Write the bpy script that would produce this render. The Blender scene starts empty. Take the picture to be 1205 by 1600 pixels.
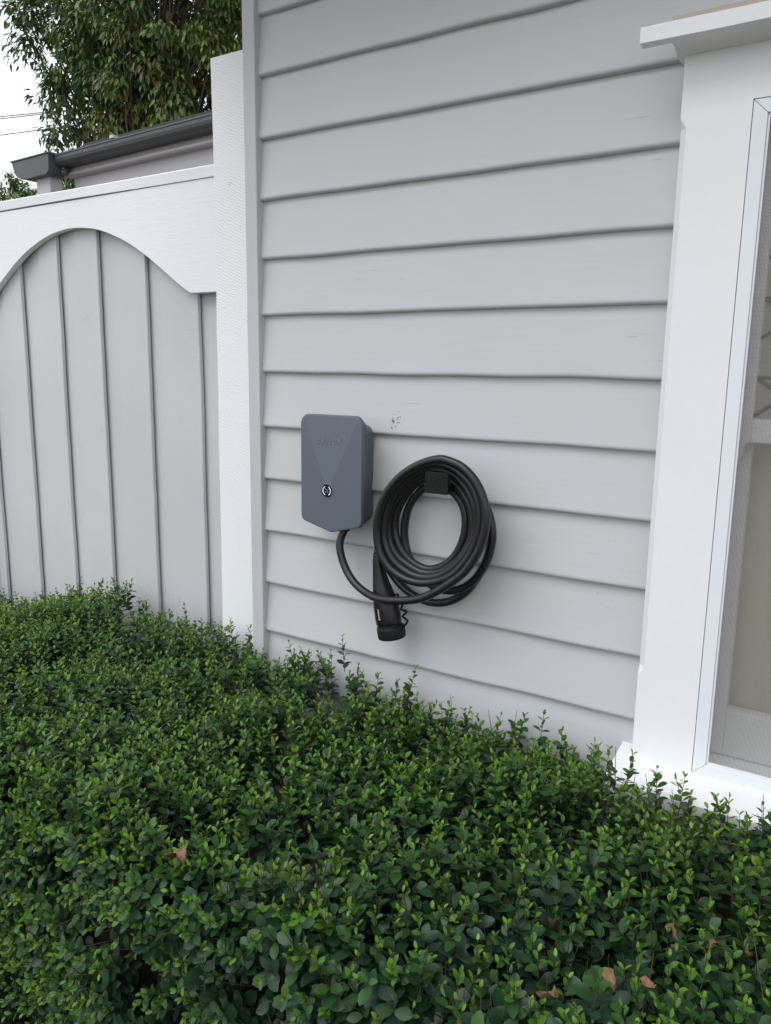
import bpy, bmesh, math, random
import numpy as np
from mathutils import Vector, Matrix, Euler

R = math.radians
rng = np.random.default_rng(11)
random.seed(11)
scene = bpy.context.scene
COL = scene.collection

# ------------------------------------------------------------------ camera
cam_d = bpy.data.cameras.new('camera')
cam = bpy.data.objects.new('camera', cam_d)
COL.objects.link(cam)
cam.location = (1.29094, -1.48222, 1.60334)
cam.rotation_euler = (R(79.59598), R(-0.78339), R(32.09889))
cam_d.sensor_fit = 'VERTICAL'
cam_d.sensor_height = 24.0
cam_d.lens = 18.033
cam_d.clip_start = 0.02
cam_d.clip_end = 2000
scene.camera = cam
CAM = np.array(cam.location)
CAM_R = np.array(cam.rotation_euler.to_matrix())

# ------------------------------------------------------------------ world: bright overcast over a Nishita sky
SUN_EL, SUN_AZ = R(58), R(205)          # azimuth of the sun, clockwise from +Y
world = bpy.data.worlds.new('World')
scene.world = world
world.use_nodes = True
nt = world.node_tree
nt.nodes.clear()
w_out = nt.nodes.new('ShaderNodeOutputWorld')
w_bg = nt.nodes.new('ShaderNodeBackground')
w_bg.inputs['Strength'].default_value = 0.10
sky = nt.nodes.new('ShaderNodeTexSky')
sky.sky_type = 'NISHITA'
sky.sun_disc = False
sky.sun_elevation = SUN_EL
sky.sun_rotation = SUN_AZ
tc = nt.nodes.new('ShaderNodeTexCoord')
cn = nt.nodes.new('ShaderNodeTexNoise')
cn.inputs['Scale'].default_value = 3.2
cn.inputs['Detail'].default_value = 6
cr = nt.nodes.new('ShaderNodeValToRGB')
cr.color_ramp.elements[0].position = 0.30
cr.color_ramp.elements[0].color = (8.0, 8.4, 9.1, 1)
cr.color_ramp.elements[1].position = 0.70
cr.color_ramp.elements[1].color = (10.2, 10.45, 10.8, 1)
mx = nt.nodes.new('ShaderNodeMix')
mx.data_type = 'RGBA'
mx.inputs[0].default_value = 0.93
nt.links.new(tc.outputs['Generated'], cn.inputs['Vector'])
nt.links.new(cn.outputs['Fac'], cr.inputs['Fac'])
nt.links.new(sky.outputs['Color'], mx.inputs[6])
nt.links.new(cr.outputs['Color'], mx.inputs[7])
nt.links.new(mx.outputs[2], w_bg.inputs['Color'])
nt.links.new(w_bg.outputs['Background'], w_out.inputs['Surface'])

# ------------------------------------------------------------------ sun behind cloud
sd = bpy.data.lights.new('sun', 'SUN')
sd.energy = 1.2
sd.angle = R(50)
sd.color = (1.0, 0.985, 0.965)
sun = bpy.data.objects.new('sun', sd)
COL.objects.link(sun)
sdir = Vector((math.sin(SUN_AZ) * math.cos(SUN_EL), math.cos(SUN_AZ) * math.cos(SUN_EL), math.sin(SUN_EL)))
sun.rotation_euler = sdir.to_track_quat('Z', 'Y').to_euler()
sun.location = (0, -4, 8)

scene.view_settings.view_transform = 'Standard'
scene.view_settings.look = 'None'
scene.view_settings.gamma = 1.0
scene.view_settings.use_curve_mapping = False
scene.view_settings.exposure = 0.52
scene.cycles.max_bounces = 8
scene.cycles.transparent_max_bounces = 12

# ------------------------------------------------------------------ helpers
def tag(o, label=None, cat=None, group=None, kind=None):
    if label: o['label'] = label
    if cat: o['category'] = cat
    if group: o['group'] = group
    if kind: o['kind'] = kind
    return o

def empty(name, loc=(0, 0, 0), rz=0.0):
    o = bpy.data.objects.new(name, None)
    COL.objects.link(o)
    o.location = loc
    o.rotation_euler = (0, 0, rz)
    o.empty_display_size = 0.1
    return o

def link(name, me, mat=None, parent=None, loc=None):
    o = bpy.data.objects.new(name, me)
    COL.objects.link(o)
    if mat is not None and not me.materials:
        me.materials.append(mat)
    if parent is not None:
        o.parent = parent
    if loc is not None:
        o.location = loc
    return o

def mesh(name, verts, faces, smooth=False):
    me = bpy.data.meshes.new(name)
    me.from_pydata([tuple(v) for v in verts], [], [tuple(f) for f in faces])
    me.validate()
    bm = bmesh.new(); bm.from_mesh(me)
    bmesh.ops.recalc_face_normals(bm, faces=bm.faces)
    bm.to_mesh(me); bm.free()
    if smooth:
        me.polygons.foreach_set('use_smooth', [True] * len(me.polygons))
    me.update()
    return me

def bm_mesh(name, bm, smooth=False):
    bmesh.ops.recalc_face_normals(bm, faces=bm.faces)
    me = bpy.data.meshes.new(name)
    bm.to_mesh(me); bm.free()
    if smooth:
        me.polygons.foreach_set('use_smooth', [True] * len(me.polygons))
    return me

def add_box(bm, x0, x1, y0, y1, z0, z1, bevel=0.0):
    t = bmesh.new()
    vs = [t.verts.new(p) for p in ((x0,y0,z0),(x1,y0,z0),(x1,y1,z0),(x0,y1,z0),(x0,y0,z1),(x1,y0,z1),(x1,y1,z1),(x0,y1,z1))]
    for f in ((0,1,2,3),(4,5,6,7),(0,1,5,4),(1,2,6,5),(2,3,7,6),(3,0,4,7)):
        t.faces.new([vs[i] for i in f])
    if bevel > 0:
        bmesh.ops.bevel(t, geom=t.edges[:], offset=bevel, segments=2, profile=0.5, affect='EDGES')
    m = bpy.data.meshes.new('tmp'); t.to_mesh(m); t.free()
    bm.from_mesh(m); bpy.data.meshes.remove(m)

def box(name, x0, x1, y0, y1, z0, z1, mat, parent=None, bevel=0.002):
    bm = bmesh.new()
    add_box(bm, x0, x1, y0, y1, z0, z1, bevel)
    return link(name, bm_mesh(name, bm), mat, parent)

def prism_x(name, prof, x0, x1, mat, parent=None, n=1, wob=None, smooth=False):
    """profile of (y, z) pairs extruded along X in n steps; wob(i_profile, x) -> (dy, dz)"""
    xs = np.linspace(x0, x1, n + 1)
    V, F = [], []
    m = len(prof)
    for x in xs:
        for i, (y, z) in enumerate(prof):
            dy, dz = wob(i, x) if wob else (0, 0)
            V.append((x, y + dy, z + dz))
    for a in range(n):
        for i in range(m):
            j = (i + 1) % m
            F.append((a*m+i, a*m+j, (a+1)*m+j, (a+1)*m+i))
    F.append(tuple(range(m)))
    F.append(tuple(range(n*m, n*m+m)))
    me = mesh(name, V, F, smooth)
    return link(name, me, mat, parent)

def extrude_y(name, outline, y0, y1, mat, parent=None, bevel=0.0, seg=2):
    """outline of (x, z) pairs extruded from y0 (front) to y1"""
    bm = bmesh.new()
    a = [bm.verts.new((x, y0, z)) for x, z in outline]
    b = [bm.verts.new((x, y1, z)) for x, z in outline]
    n = len(a)
    ff = bm.faces.new(a); bm.faces.new(b)
    for i in range(n):
        bm.faces.new((a[i], a[(i+1) % n], b[(i+1) % n], b[i]))
    if bevel > 0:
        bmesh.ops.bevel(bm, geom=list(ff.edges), offset=bevel, segments=seg, profile=0.5, affect='EDGES')
    return link(name, bm_mesh(name, bm), mat, parent)

def catmull(P, per=6):
    P = [np.array(p, float) for p in P]
    P = [2*P[0]-P[1]] + P + [2*P[-1]-P[-2]]
    out = []
    for i in range(1, len(P)-2):
        for k in range(per):
            t = k/per
            p0, p1, p2, p3 = P[i-1], P[i], P[i+1], P[i+2]
            out.append(0.5*((2*p1)+(-p0+p2)*t+(2*p0-5*p1+4*p2-p3)*t*t+(-p0+3*p1-3*p2+p3)*t**3))
    out.append(P[-2])
    return np.array(out)

def tube_data(path, rad, ns=12, rx=None):
    path = np.asarray(path, float)
    n = len(path)
    rad = np.full(n, rad) if np.isscalar(rad) else np.asarray(rad)
    T = np.gradient(path, axis=0)
    T /= np.linalg.norm(T, axis=1)[:, None] + 1e-12
    up = np.array([0, 1, 0.13]) if abs(T[0][1]) < 0.9 else np.array([1., 0, 0])
    V, F = [], []
    u = np.cross(T[0], up); u /= np.linalg.norm(u)
    for i in range(n):
        u = u - T[i]*np.dot(u, T[i]); u /= np.linalg.norm(u)
        v = np.cross(T[i], u)
        for k in range(ns):
            a = 2*math.pi*k/ns
            V.append(path[i] + rad[i]*(math.cos(a)*u + math.sin(a)*v))
    for i in range(n-1):
        for k in range(ns):
            l = (k+1) % ns
            F.append((i*ns+k, i*ns+l, (i+1)*ns+l, (i+1)*ns+k))
    F.append(tuple(range(ns)))
    F.append(tuple(range((n-1)*ns, n*ns)))
    return V, F

def tube(name, path, rad, mat, parent=None, ns=12):
    V, F = tube_data(path, rad, ns)
    me = mesh(name, V, F, True)
    return link(name, me, mat, parent)

def vnoise(x, y, seed=0):
    """cheap smooth 2-D noise in about -1..1 (numpy arrays)"""
    r = np.random.default_rng(seed)
    o = 0
    for k in range(7):
        a, b, p = r.normal(0, 1), r.normal(0, 1), r.uniform(0, 6.28)
        o = o + np.sin(a*x + b*y + p)
    return o / 3.2

# ------------------------------------------------------------------ materials
def new_mat(name):
    m = bpy.data.materials.new(name)
    m.use_nodes = True
    return m, m.node_tree, m.node_tree.nodes['Principled BSDF']

def paint(name, col, rough=0.5, scale=(1, 1, 1), bump=0.25, fine=60.0, var=0.05, dist=0.002, spots=None, obj_rand=0.0, blotch=2.2, spec=0.4):
    """painted or plain surface: blotchy tone, streaky fine relief"""
    m, nt, b = new_mat(name)
    N, L = nt.nodes, nt.links
    tc = N.new('ShaderNodeTexCoord')
    mp = N.new('ShaderNodeMapping'); mp.inputs['Scale'].default_value = scale
    L.new(tc.outputs['Object'], mp.inputs['Vector'])
    n1 = N.new('ShaderNodeTexNoise'); n1.inputs['Scale'].default_value = blotch; n1.inputs['Detail'].default_value = 5
    L.new(tc.outputs['Object'], n1.inputs['Vector'])
    n2 = N.new('ShaderNodeTexNoise'); n2.inputs['Scale'].default_value = fine; n2.inputs['Detail'].default_value = 4
    L.new(mp.outputs['Vector'], n2.inputs['Vector'])
    r1 = N.new('ShaderNodeMapRange'); r1.inputs['From Min'].default_value = 0.3; r1.inputs['From Max'].default_value = 0.7
    r1.inputs['To Min'].default_value = 1-var; r1.inputs['To Max'].default_value = 1+var
    L.new(n1.outputs['Fac'], r1.inputs['Value'])
    r2 = N.new('ShaderNodeMapRange'); r2.inputs['From Min'].default_value = 0.3; r2.inputs['From Max'].default_value = 0.7
    r2.inputs['To Min'].default_value = 1-var*0.5; r2.inputs['To Max'].default_value = 1+var*0.5
    L.new(n2.outputs['Fac'], r2.inputs['Value'])
    mu = N.new('ShaderNodeMath'); mu.operation = 'MULTIPLY'
    L.new(r1.outputs[0], mu.inputs[0]); L.new(r2.outputs[0], mu.inputs[1])
    last = mu.outputs[0]
    if obj_rand:
        oi = N.new('ShaderNodeObjectInfo')
        r3 = N.new('ShaderNodeMapRange'); r3.inputs['To Min'].default_value = 1-obj_rand; r3.inputs['To Max'].default_value = 1+obj_rand
        L.new(oi.outputs['Random'], r3.inputs['Value'])
        m2 = N.new('ShaderNodeMath'); m2.operation = 'MULTIPLY'
        L.new(last, m2.inputs[0]); L.new(r3.outputs[0], m2.inputs[1]); last = m2.outputs[0]
    vm = N.new('ShaderNodeVectorMath'); vm.operation = 'SCALE'
    vm.inputs[0].default_value = col
    L.new(last, vm.inputs['Scale'])
    colout = vm.outputs['Vector']
    if spots:
        for (cx, cy, cz, rad, thr, scol, sc) in spots:
            vs = N.new('ShaderNodeVectorMath'); vs.operation = 'DISTANCE'
            vs.inputs[1].default_value = (cx, cy, cz)
            L.new(tc.outputs['Object'], vs.inputs[0])
            lt = N.new('ShaderNodeMath'); lt.operation = 'LESS_THAN'; lt.inputs[1].default_value = rad
            L.new(vs.outputs['Value'], lt.inputs[0])
            ns_ = N.new('ShaderNodeTexNoise'); ns_.inputs['Scale'].default_value = sc; ns_.inputs['Detail'].default_value = 3
            L.new(tc.outputs['Object'], ns_.inputs['Vector'])
            gt = N.new('ShaderNodeMath'); gt.operation = 'GREATER_THAN'; gt.inputs[1].default_value = thr
            L.new(ns_.outputs['Fac'], gt.inputs[0])
            an = N.new('ShaderNodeMath'); an.operation = 'MULTIPLY'
            L.new(lt.outputs[0], an.inputs[0]); L.new(gt.outputs[0], an.inputs[1])
            mm = N.new('ShaderNodeMix'); mm.data_type = 'RGBA'
            L.new(an.outputs[0], mm.inputs[0]); L.new(colout, mm.inputs[6]); mm.inputs[7].default_value = (*scol, 1)
            colout = mm.outputs[2]
    L.new(colout, b.inputs['Base Color'])
    b.inputs['Roughness'].default_value = rough
    b.inputs['Specular IOR Level'].default_value = spec
    bp = N.new('ShaderNodeBump'); bp.inputs['Strength'].default_value = bump; bp.inputs['Distance'].default_value = dist
    L.new(n2.outputs['Fac'], bp.inputs['Height'])
    L.new(bp.outputs['Normal'], b.inputs['Normal'])
    return m

def sawn(name, col, rough, wave_scale, rot, bump, dist, fine_scale=(1, 1, 1), var=0.04, obj_rand=0.0):
    """rough-sawn painted timber: arced saw marks plus fibrous grain"""
    m = paint(name, col, rough, fine_scale, 0.3, 90, var, dist, obj_rand=obj_rand)
    nt = m.node_tree; N, L = nt.nodes, nt.links
    b = N['Principled BSDF']
    tc = next(n for n in N if n.type == 'TEX_COORD')
    mp = N.new('ShaderNodeMapping'); mp.inputs['Rotation'].default_value = rot
    L.new(tc.outputs['Object'], mp.inputs['Vector'])
    wv = N.new('ShaderNodeTexWave'); wv.inputs['Scale'].default_value = wave_scale
    wv.inputs['Distortion'].default_value = 9.0; wv.inputs['Detail'].default_value = 4.0; wv.inputs['Detail Scale'].default_value = 0.9; wv.inputs['Detail Roughness'].default_value = 0.65
    wv.bands_direction = 'Z'
    L.new(mp.outputs['Vector'], wv.inputs['Vector'])
    gate = N.new('ShaderNodeTexNoise'); gate.inputs['Scale'].default_value = 11; gate.inputs['Detail'].default_value = 5
    L.new(tc.outputs['Object'], gate.inputs['Vector'])
    mu = N.new('ShaderNodeMath'); mu.operation = 'MULTIPLY'
    L.new(wv.outputs['Fac'], mu.inputs[0]); L.new(gate.outputs['Fac'], mu.inputs[1])
    b2 = N.new('ShaderNodeBump'); b2.inputs['Strength'].default_value = bump; b2.inputs['Distance'].default_value = dist
    L.new(mu.outputs[0], b2.inputs['Height'])
    prev = b.inputs['Normal'].links[0].from_socket
    L.new(prev, b2.inputs['Normal'])
    L.new(b2.outputs['Normal'], b.inputs['Normal'])
    return m

def plain(name, col, rough=0.5, metal=0.0, spec=0.5, emit=None, es=1.0):
    m, nt, b = new_mat(name)
    b.inputs['Base Color'].default_value = (*col, 1)
    b.inputs['Roughness'].default_value = rough
    b.inputs['Metallic'].default_value = metal
    b.inputs['Specular IOR Level'].default_value = spec
    if emit:
        b.inputs['Emission Color'].default_value = (*emit, 1)
        b.inputs['Emission Strength'].default_value = es
    return m

GREY = (0.535, 0.538, 0.550)
M = {}
M['board'] = paint('grey_weatherboard_paint', GREY, 0.5, (2.5, 26, 26), 0.16, 5, 0.022, 0.0016, blotch=3.0,
                   spots=[(0.389, 0.004, 1.506, 0.012, 0.60, (0.13, 0.09, 0.065), 190),
                          (0.383, 0.004, 1.488, 0.014, 0.61, (0.14, 0.10, 0.07), 170),
                          (0.396, 0.004, 1.493, 0.010, 0.62, (0.14, 0.10, 0.07), 220),
                          (0.372, 0.005, 1.377, 0.03, 0.70, (0.16, 0.12, 0.09), 210),
                          (0.10, 0.005, 1.13, 0.14, 0.735, (0.36, 0.34, 0.30), 120),
                          (0.93, 0.005, 1.22, 0.12, 0.73, (0.36, 0.35, 0.32), 120),
                          (0.55, 0.005, 0.98, 0.30, 0.77, (0.36, 0.35, 0.32), 100)])
def add_cracks(m, sc, thr, depth, dark, rough_sc=1.0):
    nt = m.node_tree; N, L = nt.nodes, nt.links
    b = N['Principled BSDF']
    tc = next(n for n in N if n.type == 'TEX_COORD')
    oi = N.new('ShaderNodeObjectInfo')
    ad = N.new('ShaderNodeVectorMath'); ad.operation = 'ADD'
    cb_ = N.new('ShaderNodeCombineXYZ')
    mu = N.new('ShaderNodeMath'); mu.operation = 'MULTIPLY'; mu.inputs[1].default_value = 9.0
    L.new(oi.outputs['Random'], mu.inputs[0]); L.new(mu.outputs[0], cb_.inputs['X'])
    L.new(tc.outputs['Object'], ad.inputs[0]); L.new(cb_.outputs[0], ad.inputs[1])
    mp = N.new('ShaderNodeMapping'); mp.inputs['Scale'].default_value = sc
    L.new(ad.outputs[0], mp.inputs['Vector'])
    n = N.new('ShaderNodeTexNoise'); n.inputs['Scale'].default_value = 1.0; n.inputs['Detail'].default_value = 2.5
    L.new(mp.outputs['Vector'], n.inputs['Vector'])
    mr = N.new('ShaderNodeMapRange'); mr.inputs['From Min'].default_value = thr; mr.inputs['From Max'].default_value = thr+0.035
    L.new(n.outputs['Fac'], mr.inputs['Value'])
    big = N.new('ShaderNodeTexNoise'); big.inputs['Scale'].default_value = 4.5; big.inputs['Detail'].default_value = 1
    L.new(ad.outputs[0], big.inputs['Vector'])
    mr2 = N.new('ShaderNodeMapRange'); mr2.inputs['From Min'].default_value = 0.46; mr2.inputs['From Max'].default_value = 0.6
    L.new(big.outputs['Fac'], mr2.inputs['Value'])
    an = N.new('ShaderNodeMath'); an.operation = 'MULTIPLY'
    L.new(mr.outputs[0], an.inputs[0]); L.new(mr2.outputs[0], an.inputs[1])
    mm = N.new('ShaderNodeMix'); mm.data_type = 'RGBA'; mm.blend_type = 'MULTIPLY'
    prev = b.inputs['Base Color'].links[0].from_socket
    L.new(an.outputs[0], mm.inputs[0]); L.new(prev, mm.inputs[6]); mm.inputs[7].default_value = (dark, dark, dark*0.98, 1)
    L.new(mm.outputs[2], b.inputs['Base Color'])
    bp = N.new('ShaderNodeBump'); bp.invert = True; bp.inputs['Strength'].default_value = 0.8; bp.inputs['Distance'].default_value = depth
    L.new(an.outputs[0], bp.inputs['Height'])
    L.new(b.inputs['Normal'].links[0].from_socket, bp.inputs['Normal'])
    L.new(bp.outputs['Normal'], b.inputs['Normal'])
add_cracks(M['board'], (13, 60, 210), 0.725, 0.0006, 0.94)
M['corner'] = paint('grey_corner_paint', (0.50, 0.505, 0.515), 0.5, (20, 20, 2), 0.3, 8, 0.03, 0.002)
M['trim'] = paint('white_trim_paint', (0.80, 0.805, 0.82), 0.42, (4, 4, 4), 0.16, 14, 0.015, 0.002)
M['alu'] = paint('white_powder_coat', (0.76, 0.78, 0.82), 0.28, (1, 1, 1), 0.03, 40, 0.01, 0.0005)
M['sash'] = paint('sash_paint', (0.70, 0.70, 0.69), 0.45, (4, 4, 4), 0.2, 14, 0.03, 0.001)
M['post'] = sawn('white_sawn_post_paint', (0.82, 0.825, 0.84), 0.55, 44, (0, R(-24), 0), 0.34, 0.0020, (9, 9, 5), 0.02)
add_cracks(M['post'], (30, 60, 60), 0.69, 0.0010, 0.93)
M['gatewhite'] = paint('white_gate_paint', (0.80, 0.805, 0.825), 0.5, (3, 8, 25), 0.22, 6, 0.02, 0.002)
M['plank'] = sawn('grey_sawn_plank_paint', (0.545, 0.545, 0.558), 0.55, 46, (0, R(4), 0), 0.17, 0.0016, (9, 9, 0.5), 0.045, 0.03)
add_cracks(M['plank'], (120, 60, 14), 0.70, 0.0012, 0.80)
M['lining'] = plain('bare_timber', (0.25, 0.2, 0.15), 0.8)
M['charger'] = paint('slate_plastic', (0.112, 0.132, 0.160), 0.36, (1, 1, 1), 0.06, 500, 0.02, 0.0004)
M['charger_dark'] = paint('slate_plastic_housing', (0.105, 0.115, 0.14), 0.45, (1, 1, 1), 0.06, 500, 0.02, 0.0004)
M['logo'] = plain('embossed_plastic', (0.138, 0.158, 0.185), 0.30)
M['black_glass'] = plain('button_glass', (0.006, 0.009, 0.016), 0.08)
M['bezel'] = plain('button_bezel', (0.16, 0.19, 0.24), 0.3)
M['led'] = plain('button_light', (0.6, 0.7, 0.8), 0.4, emit=(0.75, 0.88, 1.0), es=0.3)
M['mark'] = plain('button_mark', (0.30, 0.33, 0.36), 0.4)
M['cable'] = paint('cable_rubber', (0.0125, 0.0125, 0.0135), 0.36, (1, 1, 1), 0.15, 160, 0.25, 0.0006, spec=0.5)
M['plug'] = paint('plug_plastic', (0.0075, 0.0075, 0.008), 0.33, (1, 1, 1), 0.05, 300, 0.05, 0.0004)
M['plug_matt'] = paint('plug_rubber', (0.006, 0.006, 0.0065), 0.6, (1, 1, 1), 0.15, 300, 0.1, 0.0005, spec=0.3)
M['print'] = plain('white_print', (0.7, 0.7, 0.7), 0.5)
M['gutter'] = paint('gunmetal_gutter', (0.075, 0.077, 0.082), 0.4, (1, 1, 1), 0.05, 30, 0.06, 0.001)
M['roof'] = plain('black_roof_steel', (0.012, 0.013, 0.017), 0.45)
M['garage'] = paint('garage_paint', (0.52, 0.51, 0.53), 0.6, (1, 1, 1), 0.1, 20, 0.02, 0.001)
M['fascia'] = paint('fascia_paint', (0.50, 0.49, 0.49), 0.4, (1, 1, 1), 0.06, 20, 0.02, 0.001)
M['blind'] = paint('beige_blind', (0.47, 0.43, 0.30), 0.8, (1, 1, 1), 0.1, 200, 0.04, 0.001)
M['came'] = plain('lead_came', (0.03, 0.03, 0.032), 0.5)
M['wire'] = plain('wire_black', (0.05, 0.05, 0.055), 0.5)
M['flash'] = paint('weathered_flashing', (0.42, 0.36, 0.30), 0.6, (2, 30, 30), 0.2, 8, 0.1, 0.001)
M['bark'] = paint('bark', (0.10, 0.075, 0.055), 0.8, (10, 10, 2), 0.6, 12, 0.25, 0.01)
M['twig'] = paint('twig_bark', (0.085, 0.062, 0.036), 0.7, (1, 1, 1), 0.3, 60, 0.25, 0.001)
M['core'] = paint('dark_hedge_core', (0.022, 0.020, 0.012), 0.9, (1, 1, 1), 0.8, 45, 0.5, 0.02)  # bark brown taken near black to stand for shade inside the hedge
M['soil'] = paint('soil', (0.10, 0.085, 0.06), 0.95, (1, 1, 1), 0.8, 14, 0.3, 0.03, blotch=0.7)

# glass
m, nt_, b = new_mat('window_glass')
b.inputs['Base Color'].default_value = (1, 1, 1, 1)
b.inputs['Roughness'].default_value = 0.02
b.inputs['Alpha'].default_value = 0.12
M['glass'] = m

# insect screen: woven wires, open between them
m, nt_, b = new_mat('insect_screen_weave')
N, L = nt_.nodes, nt_.links
tcn = N.new('ShaderNodeTexCoord')
sp = N.new('ShaderNodeSeparateXYZ'); L.new(tcn.outputs['Object'], sp.inputs[0])
def wires(sock, pitch, frac):
    a = N.new('ShaderNodeMath'); a.operation = 'DIVIDE'; a.inputs[1].default_value = pitch; L.new(sock, a.inputs[0])
    f = N.new('ShaderNodeMath'); f.operation = 'FRACT'; L.new(a.outputs[0], f.inputs[0])
    l = N.new('ShaderNodeMath'); l.operation = 'LESS_THAN'; l.inputs[1].default_value = frac; L.new(f.outputs[0], l.inputs[0])
    return l.outputs[0]
wa, wb = wires(sp.outputs['X'], 0.0021, 0.25), wires(sp.outputs['Z'], 0.0021, 0.25)
mxm = N.new('ShaderNodeMath'); mxm.operation = 'MAXIMUM'; L.new(wa, mxm.inputs[0]); L.new(wb, mxm.inputs[1])
b.inputs['Base Color'].default_value = (0.235, 0.23, 0.22, 1)
b.inputs['Roughness'].default_value = 0.45
L.new(mxm.outputs[0], b.inputs['Alpha'])
M['screen'] = m

def leaf_mat(name, rough, trans, spec=0.5):
    m, nt, b = new_mat(name)
    N, L = nt.nodes, nt.links
    at = N.new('ShaderNodeAttribute'); at.attribute_name = 'tint'
    geo = N.new('ShaderNodeNewGeometry')
    back = N.new('ShaderNodeMix'); back.data_type = 'RGBA'; back.blend_type = 'MIX'
    hs = N.new('ShaderNodeHueSaturation'); hs.inputs['Saturation'].default_value = 0.75; hs.inputs['Value'].default_value = 1.25
    L.new(at.outputs['Color'], hs.inputs['Color'])
    L.new(geo.outputs['Backfacing'], back.inputs[0]); L.new(at.outputs['Color'], back.inputs[6]); L.new(hs.outputs['Color'], back.inputs[7])
    L.new(back.outputs[2], b.inputs['Base Color'])
    b.inputs['Roughness'].default_value = rough
    b.inputs['Specular IOR Level'].default_value = spec
    tr = N.new('ShaderNodeBsdfTranslucent')
    L.new(at.outputs['Color'], tr.inputs['Color'])
    ms = N.new('ShaderNodeMixShader'); ms.inputs[0].default_value = trans
    L.new(b.outputs['BSDF'], ms.inputs[1]); L.new(tr.outputs['BSDF'], ms.inputs[2])
    L.new(ms.outputs['Shader'], N['Material Output'].inputs['Surface'])
    return m
M['leaf'] = leaf_mat('privet_leaf', 0.38, 0.22, 0.38)
M['treeleaf'] = leaf_mat('tree_leaf', 0.4, 0.25)
M['dead'] = paint('dry_leaf', (0.17, 0.095, 0.052), 0.75, (1, 1, 1), 0.6, 160, 0.45, 0.0015, obj_rand=0.45)

# ================================================================== SETTING
g = link('ground', mesh('ground', [(-60, -60, 0), (60, -60, 0), (60, 60, 0), (-60, 60, 0)], [(0, 1, 2, 3)]), M['soil'])
tag(g, kind='structure')

# ================================================================== HOUSE
house = empty('weatherboard_house', (0, 0, 0))
tag(house, 'grey weatherboard house wall with a white trimmed sash window at right', 'house')
JZ = [0.2475, 0.3825, 0.5175, 0.6525, 0.7875, 0.9225, 1.0545, 1.192, 1.327, 1.460, 1.594, 1.7305, 1.8625, 1.9985, 2.135, 2.273, 2.402, 2.537, 2.672]
def board(x0, x1, z0, z1, seed):
    r = np.random.default_rng(seed)
    ph = r.uniform(0, 6.28, 6); fr = r.uniform(2, 26, 6); am = r.uniform(.15, .55, 6) * 0.0009
    fy = lambda z: 0.0009 + 0.0163*(z-z0-0.008)/(z1+0.010-z0)
    prof = [(fy(z0+0.022), z0+0.022), (fy(z0+0.011), z0+0.011), (0.0008, z0+0.0075), (0.0014, z0+0.0040), (0.0036, z0+0.0014), (0.0070, z0+0.0003), (0.0215, z0),
            (0.0215, z0+0.024), (0.026, z1+0.018), (0.0172, z1+0.018)]
    prof.append((fy((z0+z1)*0.5), (z0+z1)*0.5))
    tilt = r.normal(0, 0.0009)
    def wob(i, x):
        s = float(np.sum(am*np.sin(fr*x+ph)))
        if i in (1, 2, 3, 4, 5): return (s*0.6, s + tilt*(x-0.5))
        if i == 6: return (0, s*0.6 + tilt*(x-0.5))
        return (0, 0)
    o = prism_x('weatherboard', prof, x0, x1, M['board'], house, n=max(4, int((x1-x0)/0.04)), wob=wob)
    me = o.data
    for p in me.polygons:
        p.use_smooth = True
    bm = bmesh.new(); bm.from_mesh(me)
    for e in bm.edges:
        if len(e.link_faces) == 2 and e.calc_face_angle(0) > R(50): e.smooth = False
    bm.to_mesh(me); bm.free()
    return o
WIN_L, WIN_R = 0.985, 2.04
for k in range(len(JZ)-1):
    z0, z1 = JZ[k], JZ[k+1]
    if z1 < 0.84 or z0 > 2.10:
        if k == 15:
            board(-0.002, 0.985, z0, z1, k); board(0.9862, 2.75, z0, z1, k+40)
        else:
            board(-0.002, 2.75, z0, z1, k)
    else:
        board(-0.002, WIN_L, z0, z1, k); board(WIN_R, 2.75, z0, z1, k+70)
# corner board, with a slightly ragged edge
bm = bmesh.new(); add_box(bm, -0.037, 0.0, -0.0108, 0.06, 0.2, 2.70, 0.0025)
link('corner_board', bm_mesh('corner_board', bm), M['corner'], house)
box('plinth', -0.02, 2.75, 0.012, 0.06, 0.0, 0.25, M['corner'], house, 0.0)
# wall behind the boards, open at the window
bm = bmesh.new()
for a in ((0.0, 1.0, 0.03, 0.10, 0.25, 2.68), (1.0, 2.03, 0.03, 0.10, 0.25, 0.80), (1.0, 2.03, 0.03, 0.10, 2.12, 2.68), (2.03, 2.75, 0.03, 0.10, 0.25, 2.68)):
    add_box(bm, *a)
link('wall_lining', bm_mesh('wall_lining', bm), M['lining'], house)
box('side_wall', -0.03, 0.02, 0.105, 4.0, 0.0, 2.70, M['board'], house, 0.0)
box('soffit', -0.36, 3.0, -0.46, 0.09, 2.70, 2.712, M['trim'], house, 0.0)
box('fascia_board', -0.38, 3.0, -0.485, -0.462, 2.68, 2.86, M['trim'], house, 0.002)
ro = link('roof', mesh('roof', [(-0.42, -0.55, 2.86), (3.1, -0.55, 2.86), (3.1, 4.0, 4.9), (-0.42, 4.0, 4.9),
                               (-0.42, -0.55, 2.88), (3.1, -0.55, 2.88), (3.1, 4.0, 4.92), (-0.42, 4.0, 4.92)],
                      [(0,1,2,3),(4,5,6,7),(0,1,5,4),(1,2,6,5),(2,3,7,6),(3,0,4,7)]), M['gutter'], house)

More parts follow.
